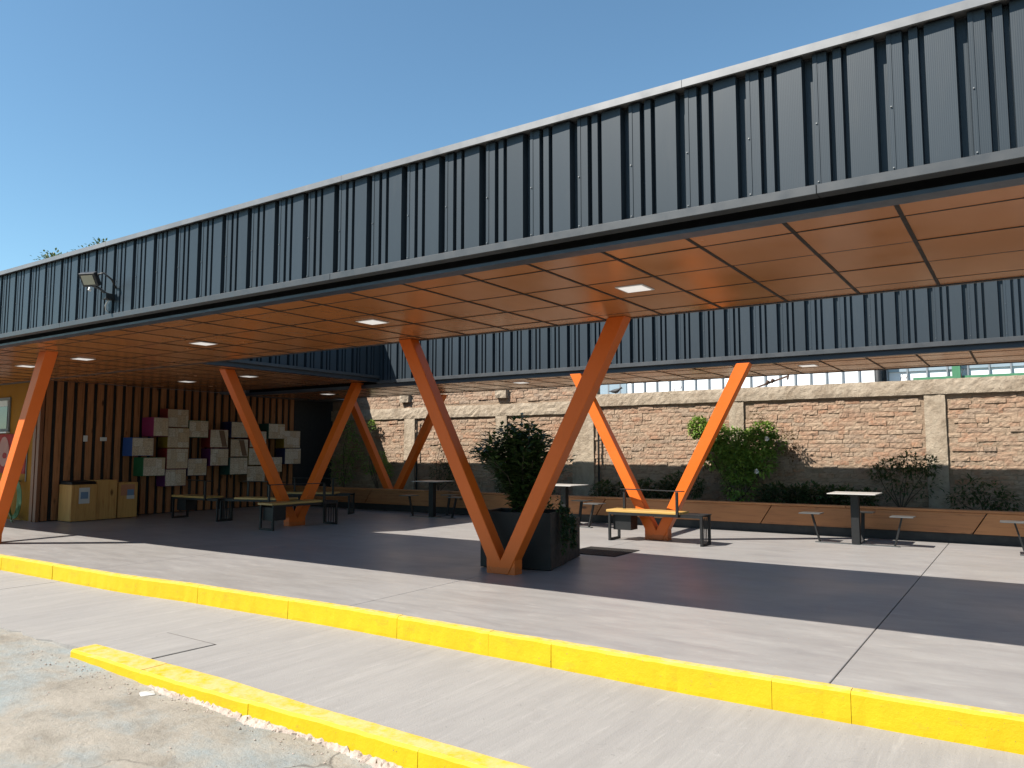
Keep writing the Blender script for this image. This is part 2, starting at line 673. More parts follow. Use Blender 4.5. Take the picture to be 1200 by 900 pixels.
# lane slab between the two kerbs, ragged at its open left end
m = MB()
edge = [(-6.0, 3.13), (-6.1, 3.2)]
x = -6.1
while x > -9.5:
    x -= rnd.uniform(.07, .16)
    edge.append((x, 3.17 + rnd.uniform(-.03, .03)))
edge += [(-40, 3.2)]
m.prism([(14, 3.13), (14, 4.785), (-40, 4.785)] + edge[::-1], -.45, LANE, 'xy')
lane = m.build('lane', 'lane concrete', kind='structure')
lane_joint = MB()
for xx in (-9.4, 1.7):
    lane_joint.box(xx, xx + .0025, 3.4, 4.69, LANE - .01, LANE + .0015)
lane_joint.build('joint_line', 'soil', lane, kind='stuff')
# square inspection cover let into the lane
m = MB()
m.prism([(-6.01, 3.30), (-5.35, 3.30), (-5.33, 3.83), (-6.02, 3.85)], LANE - .05, LANE + .0015, 'xy')
cover = m.build('cover_recess', 'soil', lane)
m = MB()
m.prism([(-6.0, 3.31), (-5.362, 3.31), (-5.342, 3.818), (-6.01, 3.838)], LANE - .04, LANE + .005, 'xy')
m.build('inspection_cover', 'lane concrete', lane, bevel=.003)

WOB = [(-40, 0), (-14, -.04), (-11, -.06), (-8.3, -.065), (-6.8, .02), (-5, .06), (-3.2, .03), (-1.85, -.01), (0, 0), (20, 0)]


K2F = [(-8, 3.10), (-6.1, 3.10), (-4.6, 3.06), (-3.2, 3.075), (-2.1, 3.06), (20, 3.06)]
K2B = [(-8, 3.29), (-6.1, 3.29), (-4.6, 3.28), (-3.3, 3.215), (-2.1, 3.185), (20, 3.185)]


def along(tab, x):
    for (a, p), (b, q_) in zip(tab, tab[1:]):
        if a <= x <= b:
            t_ = (x - a) / (b - a)
            t_ = t_ * t_ * (3 - 2 * t_)
            return p + (q_ - p) * t_
    return tab[-1][1]


# platform of cast slabs with open joints
pf = MB()
pf.box(-40, 14, 4.86, 14.45, -.5, -.02)
platform = pf.build('platform_floor', 'soil', kind='structure')
cuts = [-40, -32.4, -28.5, -24.6, -20.7, -16.77, -12.86, -8.9, -4.94, -1.012, 2.9, 6.8, 14]
for a, b in zip(cuts, cuts[1:]):
    g = .004 if abs(b + 1.012) < .01 or abs(a + 1.012) < .01 else .003
    m = MB()
    xs_ = [a + g + (b - a - 2 * g) * k_ / 12 for k_ in range(13)]
    m.prism([(x, 4.76 + along(WOB, x)) for x in xs_] + [(b - g, 14.42), (a + g, 14.42)], -.15, 0, 'xy')
    m.build('slab', 'platform concrete', platform, bevel=.003)


def kerb_stone(x0, x1, yf, yb, z0, z1, par, seed, path=None):
    """one cast kerb stone with a worn front arris"""
    q = random.Random(seed)
    n = max(4, min(24, int((x1 - x0) / .07)))
    m = MB()
    vs = []
    for i in range(n + 1):
        x = x0 + (x1 - x0) * i / n
        e = q.uniform(-.008, .008) - (.005 if q.random() < .05 else 0)
        e2 = q.uniform(-.004, .004)
        if path:
            yf, yb = path(x)
        vs += [(x, yf + .004 + e, z0), (x, yf + e2, (z0 + z1) / 2), (x, yf + .003 + e2 * .5, z1 - .018 + e * .3),
               (x, yf + .018 + e * .5, z1 - .002 + e2 * .4), (x, yb, z1 + e2 * .3), (x, yb, z0)]
    fs = []
    for i in range(n):
        for j in range(5):
            a = i * 6 + j
            fs.append((a, a + 6, a + 7, a + 1))
    fs.append((0, 1, 2, 3, 4, 5))
    b = n * 6
    fs.append((b + 5, b + 4, b + 3, b + 2, b + 1, b))
    m.add(vs, fs)
    return m.build('kerb_stone', 'yellow kerb paint', par)


k1 = thing('kerb', (-4, 4.74, -.17), 'long yellow painted kerb along the platform edge', 'kerb')
kj = [-34, -30, -26, -23, -20, -17.5, -16, -14.6, -13.3, -12.1, -10.9, -9.6, -8.19, -6.9, -5.6, -4.29, -3.37, -2.83,
      -1.31, -.88, .4, 1.6, 3, 5, 8, 12]
for i, (a, b) in enumerate(zip(kj, kj[1:])):
    dy = rnd.uniform(-.006, .006)
    kerb_stone(a + .0013, b - .0013, 4.70 + dy, 4.773, -.3, .006 + rnd.uniform(-.002, .003), k1, i, lambda x: (4.70 + along(WOB, x), 4.775 + along(WOB, x)))
k2 = thing('kerb', (-4, 3.2, -.25), 'short yellow kerb with a broken mortar foot and a free end by the inspection cover', 'kerb')
kj = [-6.09, -5.12, -3.95, -2.62, -1.5, -.4, .8, 2.2, 4, 7, 11]
for i, (a, b) in enumerate(zip(kj, kj[1:])):
    kerb_stone(a + .0013, b - .0013, 0, 0, -.45, LANE + .012 + rnd.uniform(-.003, .003), k2, 50 + i, lambda x: (along(K2F, x), along(K2B, x)))
# broken mortar foot along that kerb
m = MB()
n = 150
vs = []
for i in range(n + 1):
    x = -5.0 + 3.1 * i / n
    gate = min(1, i / 14, (n - i) / 20)
    w = (.03 + .05 * (.5 + .5 * math.sin(i * .13 + 1)) + rnd.uniform(-.012, .014)) * (.25 + .75 * gate)
    yk = along(K2F, x) + .012
    h = (.020 + rnd.uniform(-.006, .008)) * (.4 + .6 * gate)
    for k_ in range(5):
        u = k_ / 4
        vs.append((x + rnd.uniform(-.006, .006), yk - w * u + rnd.uniform(-.006, .006) * (k_ > 0),
                   road_z(x, 3.1) + h * (1 - u * u) + rnd.uniform(-.006, .006) - (.008 if k_ == 4 else 0)))
m.add(vs, [(i * 5 + j, i * 5 + j + 1, i * 5 + j + 6, i * 5 + j + 5) for i in range(n) for j in range(4)])
m.build('mortar_foot', 'rubble', k2)


def pebble(m, x, y, z, s):
    vs = []
    for d in ((1, 0, 0), (-1, 0, 0), (0, 1, 0), (0, -1, 0), (0, 0, 1), (0, 0, -1)):
        k = s * rnd.uniform(.6, 1.2)
        vs.append((x + d[0] * k, y + d[1] * k, z + d[2] * k * .6))
    m.add(vs, [(0, 2, 4), (2, 1, 4), (1, 3, 4), (3, 0, 4), (2, 0, 5), (1, 2, 5), (3, 1, 5), (0, 3, 5)])


m = MB()
for i in range(170):
    x = rnd.uniform(-6.4, -1.9)
    y = 3.05 - abs(rnd.gauss(0, .10))
    pebble(m, x, y, road_z(x, y) + .003, rnd.uniform(.003, .011))
for i in range(90):
    x = rnd.uniform(-9, 0)
    pebble(m, x, 4.66 - abs(rnd.gauss(0, .05)), LANE + .002, rnd.uniform(.002, .006))
for i in range(40):
    pebble(m, rnd.uniform(-9, .3), rnd.uniform(5, 12), .001, rnd.uniform(.003, .007))
for i in range(60):
    x, y = rnd.uniform(-7.5, -2.5), rnd.uniform(2, 3)
    pebble(m, x, y, road_z(x, y) + .002, rnd.uniform(.003, .009))
o = m.build('loose_gravel', 'rubble', kind='stuff')
tag(o, 'loose grit and crumbs lying along the yellow kerbs', 'gravel')
# scrap of paper
m = MB()
m.add([(-4.93, 2.96, -.243), (-4.83, 2.92, -.243), (-4.78, 2.99, -.240), (-4.87, 3.03, -.240), (-4.86, 2.97, -.230)],
      [(0, 1, 4), (1, 2, 4), (2, 3, 4), (3, 0, 4)])
tag(m.build('paper_scrap', 'paper white'), 'crumpled white paper scrap lying at the foot of the short kerb', 'litter')

# floor drain grate
g = thing('drain_grate', (-4.78, 9.3, .0), 'rectangular iron floor drain grate beside the black planter box', 'drain')
m = MB()
m.box(-5.15, -4.4, 8.93, 9.7, -.02, .003)
m.build('frame', 'soil', g)
for i in range(16):
    y = 8.95 + i * .047
    m = MB()
    m.box(-5.14, -4.41, y, y + .024, -.01, .011)
    m.build('bar', 'drain iron', g)
for i in range(5):
    x = -5.12 + i * .168
    m = MB()
    m.box(x, x + .03, 8.94, 9.69, -.01, .007)
    m.build('crossbar', 'drain iron', g)

# ------------------------------------------------------------------ canopies
P = .378
PROFILE = [(0, .058), (.046, .058), (.054, 0), (.076, 0), (.076, .004), (.128, .004), (.133, .046), (.156, .046),
           (.161, .004), (.203, .004), (.208, .046), (.229, .046), (.234, .004), (.371, .0), (.378, .058)]


def sheet_mesh(name, h):
    m = MB()
    n = len(PROFILE)
    vs = [(u, d, 0) for u, d in PROFILE] + [(u, d, h) for u, d in PROFILE]
    fs = [(i, i + 1, n + i + 1, n + i) for i in range(n - 1)]
    b = len(vs)
    vs += [(0, .062, 0), (P, .062, 0), (0, .062, h), (P, .062, h)]
    fs += [(b + 1, b, b + 2, b + 3)]
    m.add(vs, fs)
    return m.mesh(name, 'dark steel cladding', fix=False)


SH_F, SH_B, SH_W = sheet_mesh('cladding_sheet', .76), sheet_mesh('cladding_sheet', .80), sheet_mesh('cladding_sheet', .74)


def tiles(par, xs, ys, z, edge):
    """ceiling tiles between the joint lines xs and ys"""
    cache = {}
    for i in range(len(xs) - 1):
        for j in range(len(ys) - 1):
            w, d = round(xs[i + 1] - xs[i], 3), round(ys[j + 1] - ys[j], 3)
            if (w, d) not in cache:
                m = MB()
                m.box(.0105, w - .0105, .0065, d - .0065, 0, .014)
                cache[(w, d)] = m.mesh('ceiling_tile', 'ceiling laminate', bevel=.0015)
            L = WL[par.name]
            o = link('ceiling_tile', cache[(w, d)], par,
                     loc=(xs[i] - L[0], ys[j] - L[1], z - L[2] + rnd.uniform(-.001, .0015)))
            o.rotation_euler = (R(rnd.uniform(-.12, .12)), R(rnd.uniform(-.12, .12)), 0)
    for x in xs[1:-1]:
        m = MB()
        m.box(x - .0125, x + .0125, ys[0], ys[-1], z - .004, z + .012)
        m.build('grid_bar', 'dark grid', par)
    for y in ys[1:-1]:
        m = MB()
        m.box(xs[0], xs[-1], y - .008, y + .008, z - .0025, z + .010)
        m.build('grid_bar', 'dark grid', par)


def screw_stuff(par, pts, mat='galvanised steel'):
    m = MB()
    for x, y, z in pts:
        m.box(x - .0032, x + .0032, y - .004, y + .004, z - .0032, z + .0032)
    return m.build('screw', mat, par, kind='stuff')


S0 = -.2 - 30 * P            # phase of the sheets
cols = [-1.15 + .61 * k for k in range(-40, 10)]

# --- front canopy
fc = thing('canopy', (-6, 5.8, 2.7), 'long dark steel canopy with tall ribbed parapet beside the yellow kerb', 'canopy')
FX0, FX1 = S0 - 26 * P, 4.15
n = int((FX1 - FX0) / P)
FX1 = FX0 + n * P
for i in range(n):
    link('cladding_sheet', SH_F, fc, loc=(FX0 + i * P + 6, 4.405 - 5.8 + rnd.uniform(-.0015, .0015), 2.805 - 2.7))
screw_stuff(fc, [(FX0 + i * P + .065, 4.402, z) for i in range(n) for z in (2.825, 3.16)])
capx = [FX0, -14.3, -11.2, -8.25, -4.62, -1.66, 1.4, FX1]
for a, b in zip(capx, capx[1:]):
    m = MB()
    m.prism([(4.374, 3.562), (4.364, 3.564), (4.364, 3.612), (4.56, 3.635), (4.56, 3.58), (4.374, 3.58)], a + .0015, b - .0015, 'yz')
    m.build('parapet_cap', 'grey flashing', fc)
for a, b in zip([FX0, -9.2, -4.75, -.9, FX1], [-9.2, -4.75, -.9, FX1]):
    m = MB()
    m.prism([(4.382, 2.752), (4.382, 2.806), (4.47, 2.812), (4.47, 2.752)], a + .001, b - .001, 'yz')
    m.build('drip_flashing', 'dark flashing', fc, bevel=.003)
m = MB()
m.box(FX0, FX1, 4.585, 4.60, 2.70, 2.80)
m.build('recess_board', 'black backing', fc)  # black colour stands in for the deep shade of this slot
m = MB()
m.prism([(4.50, 2.688), (4.625, 2.688), (4.625, 2.701), (4.506, 2.701), (4.506, 2.712), (4.50, 2.712)], FX0, FX1, 'yz')
m.build('edge_trim', 'dark trim', fc)
m = MB()
m.box(FX0, FX1, 7.17, 7.20, 2.693, 2.98)
m.build('rear_fascia', 'dark flashing', fc)
m = MB()
m.box(FX0, FX1, 4.63, 7.168, 2.722, 2.90)
m.build('soffit_board', 'ceiling backing', fc)
m = MB()
m.box(FX0 + .01, FX1 - .01, 4.468, 7.166, 2.905, 2.96)
m.box(FX0 + .01, FX1 - .01, 4.468, 4.54, 2.965, 3.575)
m.build('roof', 'roof membrane', fc)
xs = [x for x in cols if FX0 < x < FX1]
tiles(fc, xs, [4.627, 4.92, 5.555, 6.215, 6.885, 7.168], 2.702, 0)

# --- left wing
wg = thing('canopy', (-13, 9, 2.7), 'shaded side canopy joining the slatted wall to the courtyard', 'canopy')
m = MB()
n = 10
Y0w = 7.206
for i in range(n):
    o = link('cladding_sheet', SH_W, wg, loc=(-10.455 + 13, Y0w + i * P - 9, 2.805 - 2.7))
    o.rotation_euler = (0, 0, R(90))
m = MB()
m.box(-10.56, -10.44, 7.21, 10.98, 3.55, 3.60)
m.build('parapet_cap', 'grey flashing', wg)
m = MB()
m.box(-10.56, -10.43, 7.21, 10.98, 2.752, 2.803)
m.build('drip_flashing', 'dark flashing', wg, bevel=.003)
m = MB()
m.box(-10.62, -10.50, 7.21, 10.985, 2.685, 2.75)
m.build('edge_trim', 'dark trim', wg)
m = MB()
m.box(-15.62, -10.63, 7.203, 10.99, 2.722, 2.90)
m.build('soffit_board', 'ceiling backing', wg)
m = MB()
m.box(-15.62, -10.53, 7.203, 10.99, 2.905, 2.96)
m.box(-10.66, -10.54, 7.205, 10.98, 2.965, 3.55)
m.build('roof', 'roof membrane', wg)
xs = [x for x in cols if -15.6 < x < -10.7]
tiles(wg, [-15.62] + xs + [-10.63], [7.205, 7.545, 8.205, 8.865, 9.525, 10.185, 10.985], 2.702, 0)

# --- rear canopy
rc = thing('canopy', (-6, 12, 2.6), 'low dark ribbed canopy between the courtyard and the brick wall', 'canopy')
n = 39
X0 = -.2 - 28 * P
for i in range(n):
    link('cladding_sheet', SH_B, rc, loc=(X0 + i * P + 6, 11.0 - 12 + rnd.uniform(-.0015, .0015), 2.715 - 2.6))
screw_stuff(rc, [(X0 + i * P + .065, 10.997, z) for i in range(n) for z in (2.76, 3.12)])
X1 = X0 + n * P
m = MB()
m.prism([(10.97, 3.50), (10.96, 3.505), (10.96, 3.57), (11.15, 3.59), (11.15, 3.515)], X0, X1, 'yz')
m.build('parapet_cap', 'grey flashing', rc)
m = MB()
m.box(-10.54, X1, 10.988, 11.07, 2.655, 2.716)
m.build('drip_flashing', 'dark flashing', rc, bevel=.003)
m = MB()
m.box(-14.64, X1, 11.06, 11.16, 2.588, 2.652)
m.build('edge_trim', 'dark trim', rc)
m = MB()
m.box(-14.64, X1, 11.165, 13.03, 2.622, 2.80)
m.build('soffit_board', 'ceiling backing', rc)
m = MB()
m.box(-14.64, X1, 13.033, 13.06, 2.592, 3.1)
m.build('rear_fascia', 'dark flashing', rc)
m = MB()
m.box(-14.64, X1, 11.075, 13.03, 2.805, 2.86)
m.box(X0, X1, 11.062, 11.13, 2.865, 3.50)
m.build('roof', 'roof membrane', rc)
xs = [x for x in cols if -14.6 < x < X1]
tiles(rc, xs, [11.165, 11.5, 12.15, 12.8, 13.03], 2.602, 0)


# ------------------------------------------------------------------ ceiling lamps
def lamp(x, y, z, label):
    o = thing('ceiling_lamp', (x, y, z), label, 'lamp', 'flat square ceiling lamps')
    m = MB()
    m.box(x - .125, x + .125, y - .125, y + .125, z - .006, z + .001)
    m.build('frame', 'white plastic', o, bevel=.002)
    m = MB()
    m.box(x - .105, x + .105, y - .105, y + .105, z - .009, z - .004)
    m.build('diffuser', 'lamp diffuser', o)


FL = 'flat white square lamp in the front canopy ceiling, '
for x, w in ((-2.68, 'beside the planter V column'), (-5.70, 'before the planter V column'),
             (-8.64, 'midway between two V columns'), (-11.57, 'right over the ochre wall V column'),
             (-13.3, 'just past the ochre wall V column'), (-16.4, 'before the ochre wall window')):
    lamp(x, 5.87, 2.70, FL + w)
lamp(-13.63, 8.93, 2.70, 'flat square lamp in the side canopy ceiling, near the box display')
lamp(-11.76, 8.94, 2.70, 'flat square lamp in the side canopy ceiling, near the courtyard side V column')
lamp(-12.81, 11.83, 2.60, 'flat square lamp in the rear canopy ceiling, over the dark corner bench')
lamp(-2.63, 11.83, 2.60, 'flat square lamp in the rear canopy ceiling, over the pale topped table')
lamp(-7.7, 11.83, 2.60, 'flat square lamp in the rear canopy ceiling, above the table behind the potted shrub')


# ------------------------------------------------------------------ V columns
def vcol(loc, rz, h, half, label, base=.185):
    """orange box-section V column standing at loc, arms in local xz"""
    o = thing('v_column', (0, 0, 0), label, 'column', 'orange V columns')
    w = .098                     # half width of an arm measured along x
    k = half / h
    d = .078
    for sg, t_ in ((1, .003), (-1, 0)):
        m = MB()
        m.prism([(sg * -.075, 0), (sg * .10, 0), (sg * (half + w), h), (sg * (half - w), h)], -d - t_, d + t_)
        m.build('arm', 'orange paint', o, bevel=.006)
    m = MB()
    m.prism([(-base, 0), (base, 0), (base, .158), (.04, .10), (-.04, .10), (-base, .158)], -d + .006, d - .006)
    m.build('foot', 'orange paint', o)
    o.location = loc
    o.rotation_euler = (0, 0, rz)
    return o


vcol((-4.84, 7.09, 0), 0, 2.70, 1.43, 'orange steel V column standing against the black box planter')
vcol((-4.72, 11.06, 0), 0, 2.60, 1.38, 'sunlit orange steel V column behind the bench with the yellow seat')
vcol((-11.1, 9.52, 0), R(90), 2.70, 1.52, 'shaded orange steel V column behind a dark bench, facing the courtyard')
vcol((-12.60, 5.2, 0), 0, 2.70, 1.43, 'orange steel V column by the ochre wall, half lit by sun')
vcol((-12.22, 13.35, .25), 0, 2.345, 1.42, 'orange steel V column rising out of the timber planter by the brick wall')

# ------------------------------------------------------------------ building with slatted side wall
bd = thing('cafe_building', (-15.65, 7.05, 0), 'ochre fronted building with a side wall of brown timber slats', 'building')
m = MB()
m.box(-15.70, -15.655, 7.26, 13.34, 0, 2.70)
m.build('backing_panel', 'black backing', bd)
i = 0
y = 7.275
while y < 13.22:
    w = .118 + rnd.uniform(-.006, .006)
    m = MB()
    m.box(-15.652, -15.612 + rnd.uniform(-.004, .004), y, y + w, .015, 2.695)
    m.build('slat', 'slat timber', bd, bevel=.003)
    y += .1965
    i += 1
for a, b, mt in ((-15.72, -15.615, 'corner timber'), (-15.87, -15.76, 'corner timber')):
    m = MB()
    m.box(a, b, 7.18, 7.252, 0, 2.69)
    m.build('corner_post', mt, bd, bevel=.004)
m = MB()
m.box(-30, -15.66, 7.256, 7.38, 0, 2.69)
m.build('wall', 'ochre wall', bd)
m = MB()
m.box(-15.80, -15.655, 13.345, 14.9, 0, 2.71)
m.build('dark_wall', 'dark wall paint', bd)
m = MB()
m.box(-30, -15.63, 7.26, 18, 2.715, 3.45)
m.box(-30, -15.63, 7.206, 7.255, 2.695, 3.0)
m.box(-15.628, -14.66, 11.08, 14.52, 2.66, 3.45)
m.build('roof', 'roof membrane', bd)
wd = MB()
wd.box(-18.8, -17.0, 7.222, 7.25, 1.73, 2.42)
win = wd.build('window', 'old paint grey', bd)
m = MB()
m.box(-18.72, -17.06, 7.212, 7.228, 1.79, 2.24)
m.build('pane', 'window glass', win)
m = MB()
m.box(-18.72, -17.06, 7.208, 7.226, 2.242, 2.36)
m.build('blind', 'white plastic', win)
m = MB()
m.box(-18.85, -16.96, 7.17, 7.235, 1.70, 1.728)
m.build('sill', 'white plastic', win)
for y in (8.04, 8.40):
    m = MB()
    m.box(-15.613, -15.595, y - .065 if y > 8.2 else y - .04, y + .065 if y > 8.2 else y + .04, 1.53 if y < 8.2 else 1.545, 1.65 if y < 8.2 else 1.62)
    m.build('socket', 'white plastic', bd, bevel=.004)
m = MB()
m.tube([(-16.2, 7.24, .75), (-16.2, 7.24, 1.75)], .012, 6)
m.build('conduit', 'old paint grey', bd)
# poster on the ochre wall
ps = thing('poster', (-17, 7.25, .95), 'red poster with a pale rounded shape on the ochre wall', 'poster')
m = MB()
m.box(-18.2, -16.24, 7.232, 7.25, .90, 1.68)
m.build('sheet', 'poster red', ps)
m = MB()
m.prism([(-17.15 + .22 * math.cos(a * .3927), 1.33 + .30 * math.sin(a * .3927)) for a in range(16)], 7.226, 7.231)
m.build('printed_shape', 'poster pink', ps)
m = MB()
m.prism([(-17.10 + .09 * math.cos(a * .524), 1.25 + .06 * math.sin(a * .524)) for a in range(12)], 7.221, 7.225)
m.build('printed_shape', 'poster red', ps)
# hose
hs = MB()
for k in range(5):
    cx = -16.46 + k * .035
    w = .16 + .03 * k
    pts = [(cx + w * math.sin(q * .3142 + .2), 7.16 - .012 * k, .42 + (.33 + .012 * k) * math.cos(q * .3142 + .2)) for q in range(21)]
    hs.tube(pts, .011, 6)
hs.tube([(-16.45, 7.13, .08), (-16.3, 7.06, .015), (-16.1, 7.0, .013), (-15.95, 6.93, .013)], .011, 6)
tag(hs.build('garden_hose', 'green hose', smooth=True), 'coiled green garden hose hanging on the ochre wall', 'hose')
m = MB()
m.tube([(-16.42, 7.255, .755), (-16.42, 7.08, .765)], .012, 6)
tag(m.build('hose_hook', 'black steel'), 'small dark hook holding the coiled hose on the ochre wall', 'hook')

# ------------------------------------------------------------------ wooden bins
def bin_(y0, y1, x0, x1, h, label, kind):
    o = thing('wooden_bin', ((x0 + x1) / 2, (y0 + y1) / 2, 0), label, 'bin', 'plywood bins along the slatted wall')
    for a in ((x1 - .02, x1, y0, y1), (x0, x0 + .02, y0, y1), (x0 + .021, x1 - .021, y0, y0 + .02), (x0 + .021, x1 - .021, y1 - .02, y1)):
        m = MB()
        m.box(a[0], a[1], a[2], a[3], .012, h)
        m.build('side_panel', 'bin plywood', o, bevel=.003)
    m = MB()
    m.box(x0 + .021, x1 - .021, y0 + .021, y1 - .021, .02, h - .06)
    m.build('liner', 'black steel', o)
    if kind == 1:
        m = MB()
        m.prism([(x0 + .01, h + .004), (x1 - .01, h + .004), (x1 - .05, h + .055), (x0 + .02, h + .07)], y0 + .01, y1 - .01)
        m.build('lid', 'black steel', o, bevel=.004)
    yc = (y0 + y1) / 2
    if kind == 1:
        m = MB()
        m.box(x1 + .001, x1 + .004, yc - .10, yc + .10, h - .36, h - .06)
        s = m.build('notice', 'paper white', o)
        m = MB()
        m.box(x1 + .005, x1 + .006, yc - .07, yc + .07, h - .27, h - .14)
        m.build('print', 'paper blue', s)
    if kind == 3:
        m = MB()
        m.box(x1 + .001, x1 + .004, yc - .15, yc + .14, h - .26, h - .04)
        s = m.build('notice', 'paper orange', o)
        m = MB()
        m.box(x1 + .005, x1 + .007, yc - .02, yc + .12, h - .32, h - .14)
        m.build('print', 'paper blue', s)
        m = MB()
        m.box(x1 + .008, x1 + .009, yc - .03, yc + .13, h - .33, h - .26)
        m.build('print', 'paper white', s)
    return o


bin_(7.55, 8.03, -15.53, -15.06, .70, 'plywood bin with black lid and a white notice', 1)
bin_(8.05, 8.45, -15.53, -15.10, .77, 'tall plain plywood bin without any notice', 2)
bin_(8.50, 8.90, -15.56, -15.14, .71, 'plywood bin with an orange and blue notice', 3)

# ------------------------------------------------------------------ wall display of printed boxes
wdsp = thing('box_display', (-15.4, 11, .6), 'wall display of colourful boxes with newsprint faces on the slats', 'display')
BX = [(9.2, 9.55, 1.65, 2.05, 'magenta', .42), (8.8, 9.28, 1.24, 1.62, 'blue', .28), (9.05, 9.55, .82, 1.21, 'green', .30),
      (9.59, 10.1, 1.85, 2.25, 'red', .2), (9.57, 10.09, 1.41, 1.84, 'yellow', .3), (9.57, 10.08, .96, 1.4, 'red', .3),
      (9.57, 10.07, .59, .955, 'purple', .24), (10.11, 10.6, 1.64, 2.02, 'green', .2), (10.11, 10.59, .8, 1.18, 'navy', .2),
      (10.62, 11.1, 1.42, 1.83, 'red', .26), (10.63, 11.11, 1.01, 1.4, 'purple', .28), (11.15, 11.62, 1.65, 2.02, 'navy', .3),
      (11.17, 11.66, 1.21, 1.62, 'brown', .24), (11.14, 11.63, .8, 1.195, 'teal', .3), (11.68, 12.17, 1.43, 1.82, 'red', .26),
      (11.67, 12.18, 1.01, 1.415, 'yellow', .24), (11.65, 12.17, .61, .99, 'brown', .22), (12.2, 12.7, 1.64, 2.01, 'teal', .3),
      (12.71, 13.23, 1.42, 1.85, 'yellow', .22), (12.72, 13.23, 1.02, 1.41, 'navy', .28), (12.19, 12.69, .83, 1.2, 'brown', .2)]
for i, (a, b, z0, z1, c, dp) in enumerate(BX):
    xf = -15.24 - (.3 - dp) * .6
    m = MB()
    m.box(-15.60, xf, a + .004, b - .004, z0, z1)
    o = m.build('display_box', 'box ' + c, wdsp, bevel=.004)
    ym = a + (b - a) * rnd.uniform(.38, .6)
    m = MB()
    m.box(xf + .001, xf + .004, a + .012, ym, z0 + .01, z1 - .01)
    m.build('printed_face', 'newsprint pale', o)
    m = MB()
    m.box(xf + .001, xf + .0045, ym + .002, b - .012, z0 + .01, z1 - .01)
    m.build('printed_face', 'newsprint warm', o)
    if i in (9, 12, 15):
        m = MB()
        m.prism([(a + .22, z1 - .02), (a + .36, z1 - .02), (b - .03, z0 + .02), (b - .16, z0 + .02)], xf + .005, xf + .007, 'yz')
        m.build('printed_band', 'box brown', o)

# ------------------------------------------------------------------ benches
bench = thing('bench', (0, 0, 0), '', 'bench', 'steel frame benches with timber seats')
m = MB()
m.box(-.77, .40, -.19, .18, .425, .462)
m.build('seat', 'varnished seat', bench, bevel=.005)
m = MB()
for y in (-.17, .15):
    m.bar((-.73, y, .405), (.73, y, .405), .035, .036)
for x in (-.40, 0, .38):
    m.bar((x, -.151, .405), (x, .131, .405), .03, .03)
m.box(.42, .745, -.187, .167, .424, .434)
m.build('seat_frame', 'black steel', bench)
for x in (-.72, .71):
    m = MB()
    m.box(x - .018, x + .018, -.187, -.152, .036, .386)
    m.box(x - .018, x + .018, .132, .167, .036, .386)
    m.box(x - .018, x + .018, -.187, .167, 0, .035)
    lg = m.build('end_frame', 'black steel', bench, bevel=.002)
for y in (-.095, -.03, .035, .10):
    m = MB()
    m.box(.704, .716, y - .006, y + .006, .036, .386)
    m.build('baluster', 'black steel', bench)
m = MB()
m.box(-.69, -.40, -.11, .13, .16, .386)
m.build('under_box', 'black steel', bench, bevel=.003)
m = MB()
m.prism([(-.66, .06), (.42, -.17), (.44, -.08), (-.64, .15)], .752, .764, 'xy')
m.build('back_rail', 'black steel', bench, bevel=.002)
for x, y in ((-.60, .10), (.37, -.21)):
    m = MB()
    m.box(x - .017, x + .017, y - .017, y + .017, .39 if y < 0 else .463, .751)
    m.build('rail_post', 'black steel', bench)
bench.location = (-4.57, 10.74, 0)
bench['label'] = 'sunlit bench with a yellow timber seat before the orange V column'
dup(bench, (-10.78, 9.36, 0), R(90), 'shaded dark bench with a pale seat edge before the courtyard side V column')
dup(bench, (-13.6, 9.35, 0), 0, 'dark bench in the shade standing nearest the plywood bins')
dup(bench, (-12.28, 9.62, 0), R(196), 'dark bench in the shade with its barred end facing the other bench by the bins')
dup(bench, (-12.75, 11.6, 0), R(28), 'dark bench in the deep shade behind the courtyard side V column')


# ------------------------------------------------------------------ table sets
def table_set():
    o = thing('table_set', (0, 0, 0), '', 'table', 'steel pedestal tables with fixed stools')
    m = MB()
    m.box(-.56, .56, -.04, .04, 0, .014)
    m.build('base_bar', 'stool plate', o)
    m = MB()
    m.box(-.04, .04, .042, .56, 0, .013)
    m.build('base_bar', 'stool plate', o)
    m = MB()
    m.box(-.055, .055, -.055, .055, .0145, .715)
    m.build('post', 'black steel', o, bevel=.004)
    m = MB()
    m.box(-.22, .22, -.03, .03, .708, .722)
    m.build('bracket', 'black steel', o)
    m = MB()
    m.box(-.32, .32, -.31, .31, .723, .737)
    m.build('table_top', 'table laminate', o, bevel=.004)
    for sx_, sy_ in ((-1, 0), (1, 0), (0, 1)):
        m = MB()
        b = Vector((sx_ * .50, sy_ * .50, .014))
        t_ = Vector((sx_ * .60, sy_ * .60, .415))
        m.bar(b, t_, .05, .022)
        m.build('stool_leg', 'black steel', o)
        m = MB()
        c = Vector((sx_ * .61, sy_ * .61, .422))
        m.box(c.x - .15, c.x + .15, c.y - .14, c.y + .14, .416, .430)
        m.build('stool_seat', 'stool plate', o, bevel=.003)
    return o


ts = table_set()
ts.location = (-2.10, 12.05, 0)
ts['label'] = 'pale topped pedestal table with fixed stools between the sunlit bench and the floor joint'
dup(ts, (-10.1, 12.2, 0), R(2), 'shaded pedestal table with fixed stools near the V column in the planter')
dup(ts, (-6.95, 12.1, 0), R(-2), 'pedestal table with fixed stools hidden behind the potted shrub')
dup(ts, (.42, 11.98, 0), R(1), 'pedestal table with fixed stools beyond the floor joint by the timber planter')

